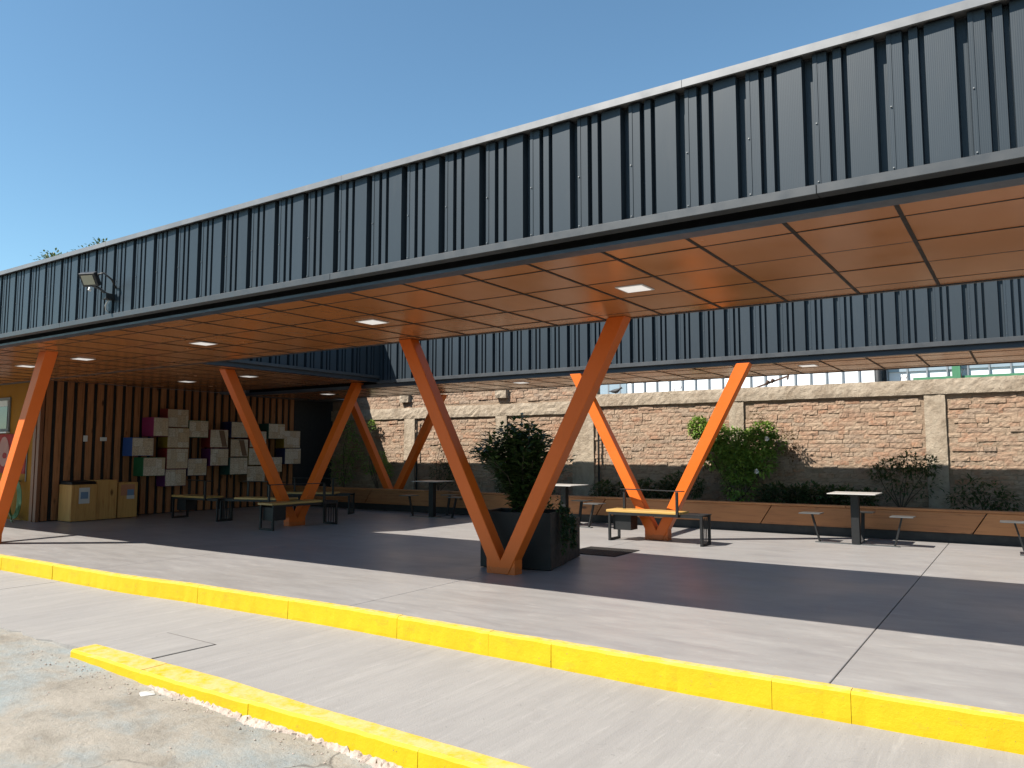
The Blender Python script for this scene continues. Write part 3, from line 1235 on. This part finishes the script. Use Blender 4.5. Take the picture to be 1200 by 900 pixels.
# ------------------------------------------------------------------ timber planter along the brick wall
pl = thing('timber_planter', (-5, 13.1, 0), 'long timber planter bed running along the foot of the brick wall', 'planter')
m = MB()
m.box(-15.6, 6, 13.06, 13.11, 0, .14)
m.build('plinth', 'dark wall paint', pl)
j = [-15.6, -12.6, -9.6, -6.6, -3.55, -.52, 2.5, 6]
for i, (a, b) in enumerate(zip(j, j[1:])):
    e0 = 0 if i == 0 else .19
    m = MB()
    m.prism([(a - e0 + .008, .145), (b - .19 - .008, .145), (b - .008, .445), (a + .008, .445)], 13.015 + rnd.uniform(-.003, .003), 13.055)
    m.build('board', 'planter timber', pl, bevel=.003)
for a, b in zip([-15.6, -11, -6.8, -2.4, 1.2], [-11, -6.8, -2.4, 1.2, 6]):
    m = MB()
    m.box(a + .003, b - .003, 12.99, 13.12, .45, .485)
    m.build('top_rail', 'planter timber', pl, bevel=.004)
m = MB()
m.box(-15.6, 6, 13.125, 14.5, .02, .36)
m.build('soil', 'soil', pl)

# ------------------------------------------------------------------ brick wall
WY = 14.6
bw = thing('brick_wall', (-5, WY, 0), 'old eroded brick wall with cast concrete beam and posts behind the courtyard', 'wall')
m = MB()
m.box(-15.6, -7.62, WY - .001, WY + .24, -.3, 2.98)
m.box(-7.615, 6, WY - .001, WY + .24, -.3, 2.50)
m.build('mortar_core', 'mud mortar', bw)


def rough_block(m, x0, x1, y0, y1, z0, z1, nx_, nz_, amp, q, pil_=1.2):
    """block whose front face (y0) is uneven"""
    vs = []
    for k in range(nz_ + 1):
        for i in range(nx_ + 1):
            ex = 0 if 0 < i < nx_ else amp * .5
            vs.append((x0 + (x1 - x0) * i / nx_ + q.uniform(-1, 1) * ex,
                       y0 + q.uniform(-1, 1) * amp + (amp * pil_ if i in (0, nx_) or k in (0, nz_) else 0),
                       z0 + (z1 - z0) * k / nz_ + q.uniform(-1, 1) * amp * .6))
    c = nx_ + 1
    fs = [(k * c + i, k * c + i + 1, (k + 1) * c + i + 1, (k + 1) * c + i) for k in range(nz_) for i in range(nx_)]
    per = [i for i in range(c)] + [k * c + nx_ for k in range(1, nz_ + 1)] + \
          [nz_ * c + i for i in range(nx_ - 1, -1, -1)] + [k * c for k in range(nz_ - 1, 0, -1)]
    b = len(vs)
    for p in per:
        vs.append((vs[p][0], y1, vs[p][2]))
    n = len(per)
    for i in range(n):
        fs.append((per[i], b + i, b + (i + 1) % n, per[(i + 1) % n]))
    m.add(vs, fs)


q = random.Random(3)
pil = [(-1.40, -1.09), (-4.72, -4.44), (-8.15, -7.64), (-10.18, -9.87), (-12.98, -12.64)]
CH = .0765
variants = []
for k in range(14):
    m = MB()
    rough_block(m, -.15, .15, -.0, .07, -.036, .036, 6, 2, .005, q, .5)
    variants.append(m.mesh('brick', 'old brick', fix=True))
cand = []
z = .30
row = 0
while z < 2.95:
    x = -15.6 + (row % 2) * .16 + q.uniform(-.05, .05)
    while x < 6:
        L = q.choice((.24, .27, .30, .27, .16)) * q.uniform(.85, 1.12)
        x0, x1 = x, x + L
        x += L + q.uniform(.002, .02)
        xc = (x0 + x1) / 2
        zz = z + .012 * math.sin(xc * .9 + row * .05) + q.uniform(-.006, .006)
        if xc > -7.6 and zz > 2.26:
            continue
        if xc <= -7.6 and (2.12 < zz < 2.45 or zz > 2.95):
            continue
        if any(a - .03 < xc < b + .03 for a, b in pil) and zz < 2.26:
            continue
        cand.append((xc, zz, L, q.uniform(.80, 1.13), q.gauss(0, .0065), q.gauss(0, 1.3), q.randrange(14)))
    z += CH
    row += 1
# the bricks that show largest are separate pieces
vis = [c for c in cand if -4.4 < c[0] < .15 and c[1] > .62]
vis.sort(key=lambda c: -c[0])
single = vis[:290]
ids = set(id(c) for c in single)
L0 = WL[bw.name]
for c in single:
    o = link('brick', variants[c[6]], bw, loc=(c[0] - L0[0], WY - .012 + c[4] - L0[1], c[1]))
    o.scale = (c[2] / .30, 1, c[3])
    o.rotation_euler = (0, R(c[5]), 0)
m = MB()
for c in cand:
    if id(c) in ids:
        continue
    vme = variants[c[6]]
    ca, sa = math.cos(R(c[5])), math.sin(R(c[5]))
    vs = []
    for v in vme.vertices:
        lx, lz = v.co.x * c[2] / .30, v.co.z * c[3]
        vs.append((c[0] + lx * ca + lz * sa, WY - .012 + c[4] + v.co.y, c[1] - lx * sa + lz * ca))
    m.add(vs, [tuple(p.vertices) for p in vme.polygons])
m.build('brickwork', 'old brick', bw, kind='stuff', fix=False)
# cast beam and posts
m = MB()
rough_block(m, -7.63, 6, WY - .075, WY + .26, 2.285, 2.535, 190, 4, .006, q)
m.build('beam', 'weathered cast concrete', bw)
m = MB()
rough_block(m, -15.6, -7.66, WY - .06, WY + .2, 2.15, 2.42, 90, 4, .008, q)
m.build('beam', 'weathered cast concrete', bw)
for a, b in pil:
    m = MB()
    rough_block(m, a, b, WY - .055, WY + .2, -.1, 2.28 if a > -8.2 else 2.145, 4, 24, .005, q)
    m.build('post', 'weathered cast concrete', bw)
for xc in (-10.0, -12.95):
    m = MB()
    rough_block(m, xc - .15, xc + .15, WY - .13, WY + .2, 2.56, 2.80, 3, 3, .012, q)
    m.build('joist_end', 'weathered cast concrete', bw)
m = MB()
m.tube([(-7.50, WY - .09, .4), (-7.50, WY - .09, 2.28)], .022, 8)
m.build('drain_pipe', 'black steel', bw)
m = MB()
m.tube([(-12.52, WY - .09, .4), (-12.52, WY - .09, 2.1)], .02, 8)
m.build('drain_pipe', 'black steel', bw)


# ------------------------------------------------------------------ plants
def leaf(m, p, d, L, w, q, up=None):
    """pointed folded leaf at p growing along d"""
    d = d.normalized()
    s = d.cross(up or Vector((0, 0, 1)))
    if s.length < .05:
        s = Vector((1, 0, 0))
    s.normalize()
    nrm = s.cross(d)
    mid = p + d * L * .45 - nrm * L * .05
    tip = p + d * L - nrm * L * q.uniform(.05, .3)
    o = len(m.v)
    m.v += [tuple(p), tuple(mid + s * w + nrm * w * .35), tuple(tip), tuple(mid - s * w + nrm * w * .35), tuple(mid)]
    m.f += [(o, o + 4, o + 1), (o + 1, o + 4, o + 2), (o, o + 3, o + 4), (o + 4, o + 3, o + 2)]


def stems_shrub(name, loc, label, cat, H, Rr, nst, L, w, mat, seed, bare=.3, per=30, lean=(0, 0), group=None, base_r=.012):
    q = random.Random(seed)
    o = thing(name, loc, label, cat, group)
    st, lf = MB(), MB()
    for i in range(nst):
        a = q.uniform(0, 6.283)
        rr = Rr * math.sqrt(q.random())
        h = H * (1 - .45 * (rr / Rr) ** 2) * q.uniform(.72, 1.0)
        b = Vector(loc) + Vector((q.uniform(-.05, .05), q.uniform(-.05, .05), 0))
        e = Vector(loc) + Vector((math.cos(a) * rr + lean[0] * h, math.sin(a) * rr + lean[1] * h, h))
        pts = []
        for k in range(7):
            t_ = k / 6
            s = t_ ** .75
            pts.append(b + Vector(((e - b).x * (t_ ** 1.3), (e - b).y * (t_ ** 1.3), (e - b).z * s)) +
                       Vector((q.uniform(-.02, .02), q.uniform(-.02, .02), 0)))
        st.tube(pts, base_r, 5, base_r * .3)
        for k in range(per):
            t_ = bare + (1 - bare) * (k / per) ** .8
            x = t_ * 6
            i0 = min(5, int(x))
            p = pts[i0].lerp(pts[i0 + 1], x - i0)
            g = q.uniform(0, 6.283)
            d = Vector((math.cos(g), math.sin(g), q.uniform(-.15, .85)))
            p = p + d * q.uniform(0, L * .7)
            leaf(lf, p, d, L * q.uniform(.65, 1.15), w * q.uniform(.8, 1.2), q)
    st.build('stem', 'bark', o, smooth=True)
    lf.build('foliage', mat, o, kind='stuff', fix=False)
    return o


# black box planter with shrub behind the front V column
ANG = R(13)
PO = (-5.31, 7.29, 0)


def place(o):
    o.location = PO
    o.rotation_euler = (0, 0, ANG)
    return o


bp = thing('box_planter', (0, 0, 0), 'black box planter holding a leafy shrub behind the orange V column', 'planter')
W_, D_ = .85, .62
for a in ((0, W_, 0, .02), (0, W_, D_ - .02, D_), (0, .02, .021, D_ - .021), (W_ - .02, W_, .021, D_ - .021)):
    m = MB()
    m.box(a[0], a[1], a[2], a[3], .01, .64)
    m.build('panel', 'planter black', bp, bevel=.003)
m = MB()
m.box(.021, W_ - .021, .021, D_ - .021, .02, .58)
m.build('soil', 'soil', bp)
place(bp)
lp = thing('low_planter', (0, 0, 0), 'low black planter box behind the tall black box planter', 'planter')
m = MB()
m.box(.1, W_ - .02, D_ + .015, D_ + .66, .01, .50)
m.build('box', 'planter black', lp, bevel=.004)
m = MB()
m.box(.13, W_ - .05, D_ + .045, D_ + .63, .495, .503)
m.build('soil', 'soil', lp)
place(lp)

stems_shrub('shrub', (-5.0, 7.72, .58), 'dense glossy shrub growing in the black box planter', 'shrub', 1.22, .58, 64, .125, .027,
            'shrub leaf', 5, .05, 80, (-.10, .03), None, .010)
# trailing plant over the planter side
q = random.Random(21)
tp = thing('trailing_plant', (0, 0, 0), 'green plant trailing down the side of the black box planter', 'plant')
st, lf = MB(), MB()
for i in range(24):
    y = q.uniform(.25, .85)
    L = q.uniform(.25, .58)
    top = Vector((W_ - .02, y, .655 if y < D_ else .51))
    if y >= D_:
        L *= .7
    pts = [top, top + Vector((.05, 0, .02)), top + Vector((.06, q.uniform(-.03, .03), -L * .5)), top + Vector((.05 + q.uniform(0, .03), q.uniform(-.05, .05), -L))]
    st.tube(pts, .004, 4, .002)
    for k in range(34):
        t_ = q.random() * 2.99
        i0 = int(t_)
        p = pts[i0].lerp(pts[i0 + 1], t_ - i0)
        leaf(lf, p, Vector((q.uniform(.1, 1), q.uniform(-1, 1), q.uniform(-.8, .5))), q.uniform(.04, .07), .014, q)
for i in range(120):
    y = q.uniform(.2, 1.05)
    p = Vector((W_ - .12 + q.uniform(-.1, .1), y, (.64 if y < D_ else .47) + q.uniform(0, .26) * q.random()))
    leaf(lf, p, Vector((q.uniform(-1, 1), q.uniform(-1, 1), q.uniform(0, 1))), q.uniform(.05, .09), .015, q)
st.build('stem', 'bark', tp)
lf.build('foliage', 'ground leaf', tp, kind='stuff', fix=False)
place(tp)


# flowering climber on the brick wall
def clump(m, c, r, n, L, w, q, flat=1.0):
    for i in range(int(n * 2.6)):
        while True:
            d = Vector((q.uniform(-1, 1), q.uniform(-1, 1), q.uniform(-1, 1)))
            if .05 < d.length < 1:
                break
        d2 = d * (d.length ** -.35)
        p = Vector(c) + Vector((d2.x * r, d2.y * r * flat, d2.z * r))
        leaf(m, p, Vector((d.x + q.uniform(-.6, .6), d.y - .3 + q.uniform(-.5, .5), d.z * .4 + q.uniform(-.5, .6))),
             L * q.uniform(.7, 1.25), w * q.uniform(.8, 1.2), q)


q = random.Random(11)
cl = thing('climbing_rose', (-4.45, 14.1, .36), 'bushy green climber with white flowers against a concrete post of the brick wall', 'climber')
st, lf, dl, fl = MB(), MB(), MB(), MB()
for (x, z_) in ((-4.9, 1.55), (-4.5, 1.5), (-4.1, 1.5), (-3.75, 1.45), (-5.25, 1.75), (-4.3, 1.2)):
    st.tube([(-4.45 + q.uniform(-.06, .06), 14.1, .36), ((x - 4.45) / 2, 14.15, z_ * .6), (x, 14.25, z_)], .014, 5, .005)
for c, r, n in (((-4.85, 14.2, 1.62), .26, 260), ((-4.5, 14.15, 1.42), .32, 380), ((-4.15, 14.15, 1.45), .30, 330),
                ((-3.98, 14.2, 1.66), .22, 170), ((-4.45, 14.15, 1.1), .36, 330), ((-4.0, 14.15, 1.15), .26, 180), ((-5.22, 14.3, 1.78), .2, 230),
                ((-4.95, 14.2, 1.25), .22, 120), ((-4.4, 14.1, .75), .34, 190), ((-3.8, 14.25, 1.45), .2, 90)):
    clump(lf, c, r, n, .085, .026, q, .6)
for c, r, n in (((-3.62, 14.3, 1.52), .22, 60), ((-3.5, 14.35, 1.3), .14, 24), ((-5.1, 14.3, 1.12), .16, 34), ((-4.1, 14.2, 1.85), .2, 30)):
    clump(dl, c, r, n, .06, .016, q, .5)
st.build('stem', 'bark', cl)
lf.build('foliage', 'climber leaf', cl, kind='stuff', fix=False)
dl.build('dry_leaves', 'dry leaf', cl, kind='stuff', fix=False)
for fx, fy, fz in ((-3.86, 13.98, 1.56), (-4.05, 13.95, .98)):
    m = MB()
    for k in range(9):
        a = k * .7
        leaf(m, Vector((fx, fy, fz)), Vector((math.cos(a), -.5, math.sin(a))), .055, .024, q)
    m.build('flower', 'petal white', cl, fix=False)

# shrub with flat top at the concrete post, further plants in the bed
q = random.Random(31)


def bed_plant(name, loc, label, cat, clumps, mat, L=.08, w=.018, group=None):
    o = thing(name, loc, label, cat, group)
    lf, st = MB(), MB()
    for c, r, n in clumps:
        clump(lf, c, r, n, L, w, q, .7)
        st.tube([loc, (loc[0] * .5 + c[0] * .5 + q.uniform(-.05, .05), loc[1], (loc[2] + c[2]) / 2), c], .011, 5, .004)
    st.build('stem', 'bark', o)
    lf.build('foliage', mat, o, kind='stuff', fix=False)
    return o


bed_plant('bed_shrub', (-1.75, 14.05, .36), 'flat topped dark shrub beside a concrete post of the brick wall', 'shrub',
          [((-1.9, 14.05, 1.06), .16, 70), ((-1.62, 14.05, 1.13), .18, 90), ((-1.32, 14.1, 1.11), .15, 70), ((-2.1, 14.05, .99), .12, 40),
           ((-1.7, 14.05, .9), .26, 50), ((-1.4, 14.05, .78), .24, 36), ((-1.95, 14.05, .74), .2, 28)], 'ground leaf')
bed_plant('bed_shrub', (-.6, 14.0, .36), 'loose dark shrub in the planter bed right of the concrete post', 'shrub',
          [((-.75, 14.0, .74), .2, 70), ((-.5, 13.95, .66), .22, 80), ((-.3, 14, .56), .18, 60), ((-.95, 14, .58), .14, 30)], 'ground leaf')
bed_plant('bed_shrub', (-11.5, 14.1, .36), 'pale leaved climber on the sunlit brick wall near the black drain pipe', 'climber',
          [((-11.55, 14.35, 1.75), .12, 26), ((-11.45, 14.35, 1.45), .18, 46), ((-11.3, 14.3, 1.15), .26, 80), ((-11.6, 14.3, .85), .3, 120),
           ((-11.1, 14.3, .8), .25, 80)], 'ground leaf', .075, .018)
bed_plant('bed_shrub', (-13.4, 14.1, .36), 'dark leafy climber at the shadow edge near the planter V column', 'climber',
          [((-13.35, 14.3, .85), .2, 110), ((-13.5, 14.3, 1.15), .17, 60), ((-13.9, 14.3, 1.0), .25, 90), ((-13.95, 14.4, 2.0), .13, 40),
           ((-14.0, 14.4, 1.5), .1, 16)], 'climber leaf', .075, .02)
bed_plant('bed_shrub', (-14.6, 14.1, .36), 'tall dark climber in the corner beside the slatted building', 'climber',
          [((-14.6, 14.4, 2.5), .13, 36), ((-14.7, 14.3, 1.9), .25, 70), ((-14.5, 14.3, 1.4), .35, 130), ((-14.8, 14.2, .9), .4, 150)], 'climber leaf', .075, .02)
k = 0
for x in (-3.6, -3.05, -2.5, -5.4, -6.0, -8.6, -9.2, -6.9):
    h = q.uniform(.5, .62) if x > -4 else q.uniform(.5, .75)
    n = 150 if x > -4 else 110
    where = {-3.6: 'just right of the flowering climber', -3.05: 'between the flowering climber and the pale topped table',
             -2.5: 'behind the left stool of the pale topped table', -5.4: 'just left of the flowering climber',
             -6.0: 'behind the sunlit bench end', -6.9: 'behind the table hidden by the potted shrub',
             -8.6: 'left of the wide concrete post', -9.2: 'behind the potted shrub near the narrow concrete post'}[x]
    bed_plant('ground_plant', (x, 13.6, .36), 'low green bedding plant ' + where, 'plant',
              [((x, 13.6, h), .2, n), ((x + .25, 13.75, h - .04), .2, n), ((x - .22, 13.8, h - .05), .2, n)], 'ground leaf', .085, .02,
              'low bedding plants in the timber planter')
stems_shrub('bare_plant', (-8.0, 12.7, .0), 'spindly dry leaved plant poking out beside the orange V column', 'plant', .55, .12, 6, .09, .02, 'dry leaf', 8, .5, 7, (0, 0), None, .006)

# ------------------------------------------------------------------ things on top of the brick wall
m = MB()
rings = []
prof = [(-.17, .004, .035), (-.12, .014, .032), (-.07, .034, .03), (-.01, .047, .03), (.05, .045, .04), (.085, .028, .065),
        (.105, .026, .088), (.13, .024, .095), (.145, .010, .09), (.165, .003, .084)]
for (x, r_, z_) in prof:
    for k in range(10):
        a = k * .6283
        rings.append((-7.16 + x, 14.66 + r_ * .85 * math.cos(a), 2.57 + z_ + r_ * math.sin(a)))
m.add(rings, [(i * 10 + k, i * 10 + (k + 1) % 10, (i + 1) * 10 + (k + 1) % 10, (i + 1) * 10 + k) for i in range(len(prof) - 1) for k in range(10)])
for s in (-.012, .012):
    m.tube([(-7.16, 14.66 + s, 2.575), (-7.155, 14.66 + s, 2.525)], .004, 5)
tag(m.build('bird', 'bird dark', smooth=True), 'small dark bird perched on the concrete beam of the brick wall', 'bird')
ir = thing('iron_bracket', (-4.1, 14.66, 2.53), 'rusty slanting iron arm fixed on top of the concrete beam', 'bracket')
m = MB()
m.bar((-4.30, 14.66, 2.515), (-3.62, 14.66, 2.73), .03, .03)
m.build('arm', 'rusty iron', ir)
m = MB()
m.bar((-3.64, 14.66, 2.66), (-3.61, 14.66, 2.79), .035, .03)
m.build('end_plate', 'rusty iron', ir)
for dx in (0, .09):
    m = MB()
    m.tube([(-4.02 + dx, 14.64, 2.59 + dx * .3), (-3.98 + dx, 14.64, 2.66 + dx * .3)], .03, 8)
    m.build('insulator', 'rusty iron', ir, smooth=True)
for x, h in ((-5.86, .13), (-5.74, .10), (-1.75, .13), (-.85, .16), (-1.68, .09)):
    m = MB()
    m.tube([(x, 14.66, 2.52), (x + .01, 14.66, 2.53 + h * .5), (x + .04, 14.65, 2.53 + h)], .006, 5)
    tag(m.build('rebar_stub', 'rusty iron'), 'thin rusty steel bar end sticking up from the concrete beam', 'rebar', 'bar ends on the brick wall')

# ------------------------------------------------------------------ buildings beyond the wall
wb = thing('warehouse', (-8, 24.2, 0), 'white ribbed warehouse wall showing above the brick wall', 'building')
m = MB()
m.box(-13.0, -3.5, 24, 30, -.4, 5.6)
m.build('wall', 'render white', wb)
for i in range(21):
    x = -12.9 + i * .447
    m = MB()
    m.box(x, x + .05, 23.95, 23.998, 0, 5.6)
    m.build('rib', 'steel mullion', wb)
m = MB()
m.tube([(-3.44, 23.95, 0), (-3.44, 23.95, 5.6)], .09, 10)
m.build('downpipe', 'bird dark', wb, smooth=True)
m = MB()
m.box(-13.0, -11.3, 23.96, 23.99, 2.0, 4.8)
wn_ = m.build('window', 'pale glazing', wb)  # pale blue colour stands in for sky reflected in the pane
gb = thing('glazed_hall', (3, 24.6, 0), 'pale glazed hall with a green band above the brick wall', 'building')
m = MB()
m.box(-3.3, 9, 24.6, 30, -.4, 5.4)
m.build('wall', 'render white', gb)
for i in range(23):
    x = -3.25 + i * .5
    m = MB()
    m.box(x + .02, x + .48, 24.55, 24.598, 3.62, 4.9)
    m.build('pane', 'pale glazing', gb)
    m = MB()
    m.box(x - .02, x + .02, 24.52, 24.597, 3.0, 5.2)
    m.build('mullion', 'steel mullion', gb)
m = MB()
m.box(-2.6, 9, 24.45, 24.519, 2.9, 3.42)
m.build('band', 'bright band', gb)
m = MB()
m.box(-1.62, -1.42, 24.3, 24.44, 2.7, 4.2)
m.build('pier', 'bright band', gb)


# ------------------------------------------------------------------ trees beyond the roof
def tree(loc, H, label, seed):
    q = random.Random(seed)
    o = thing('tree', loc, label, 'tree', 'trees beyond the canopy roof')
    tr, lf = MB(), MB()
    b = Vector(loc)
    pts = [b + Vector((q.uniform(-.1, .1), q.uniform(-.1, .1), H * k / 8)) for k in range(8)] + [b + Vector((0, 0, H * .97))]
    tr.tube(pts, .16, 8, .015)
    for k in range(34):
        t_ = q.uniform(.35, .97)
        a = q.uniform(0, 6.283)
        ln = (1.05 - t_) * 2.6 + .12
        p = b + Vector((0, 0, H * t_))
        e = p + Vector((math.cos(a) * ln, math.sin(a) * ln, ln * .35 + .08))
        tr.tube([p, (p + e) / 2 + Vector((0, 0, -.05)), e], .03 * (1.1 - t_) + .006, 5, .004)
        for c in ((p + e) / 2, e, p.lerp(e, .75)):
            for i in range(42):
                d = Vector((q.gauss(0, 1), q.gauss(0, 1), q.gauss(0, .8)))
                leaf(lf, c + d * (.10 + .10 * ln), d + Vector((0, 0, .4)), q.uniform(.08, .14), .034, q)
    for i in range(70):
        d = Vector((q.gauss(0, 1), q.gauss(0, 1), q.gauss(0, 1)))
        leaf(lf, b + Vector((0, 0, H * .97)) + d * .10, d + Vector((0, 0, .8)), q.uniform(.08, .13), .032, q)
    tr.build('trunk', 'bark', o, smooth=True)
    lf.build('crown', 'tree leaf', o, kind='stuff', fix=False)


tree((-24.85, 11.75, -.3), 7.8, 'tree whose tip shows alone above the dark parapet, away from the floodlight', 2)
tree((-23.75, 12.4, -.3), 8.05, 'tree whose tip shows above the dark parapet nearest the floodlight', 4)

# ------------------------------------------------------------------ floodlight on the parapet
fl = thing('floodlight', (-8.15, 4.39, 3.0), 'small black floodlight on a bracket fixed to the ribbed parapet', 'floodlight')
M_ = Matrix.Translation((-8.22, 4.20, 3.16)) @ Matrix.Rotation(R(22), 4, 'Z') @ Matrix.Rotation(R(32), 4, 'X')


def tb(name, mat, dims, par, mtx, bevel=.004):
    m = MB()
    m.box(*dims)
    m.v = [tuple(mtx @ Vector(v)) for v in m.v]
    return m.build(name, mat, par, bevel=bevel)


hsg = tb('housing', 'flood housing', (-.095, .095, -.025, .03, -.075, .075), fl, M_)
tb('lens', 'flood lens', (-.07, .07, -.03, -.026, -.05, .05), hsg, M_, 0)
for k in range(5):
    tb('cooling_fin', 'flood housing', (-.08 + k * .036, -.07 + k * .036, .031, .055, -.06, .06), hsg, M_, 0)
m = MB()
m.tube([(-8.22, 4.22, 3.10), (-8.17, 4.28, 3.07), (-8.13, 4.33, 3.02), (-8.12, 4.40, 3.0)], .014, 8)
m.tube([(-8.13, 4.22, 3.20), (-8.06, 4.26, 3.22), (-8.03, 4.33, 3.16), (-8.06, 4.40, 3.08)], .01, 8)
m.build('bracket', 'flood housing', fl, smooth=True)
m = MB()
m.box(-8.17, -8.09, 4.31, 4.402, 2.955, 3.02)
m.build('junction_box', 'flood housing', fl, bevel=.004)
m = MB()
m.tube([(-8.20, 4.20, 3.065), (-8.20, 4.19, 3.035)], .018, 8)
m.build('sensor', 'white plastic', fl)
m = MB()
m.tube([(-8.13, 4.36, 2.955), (-8.14, 4.35, 2.93), (-8.19, 4.36, 2.90), (-8.21, 4.38, 2.86), (-8.19, 4.40, 2.83)], .008, 6)
m.build('cable', 'white plastic', fl, smooth=True)
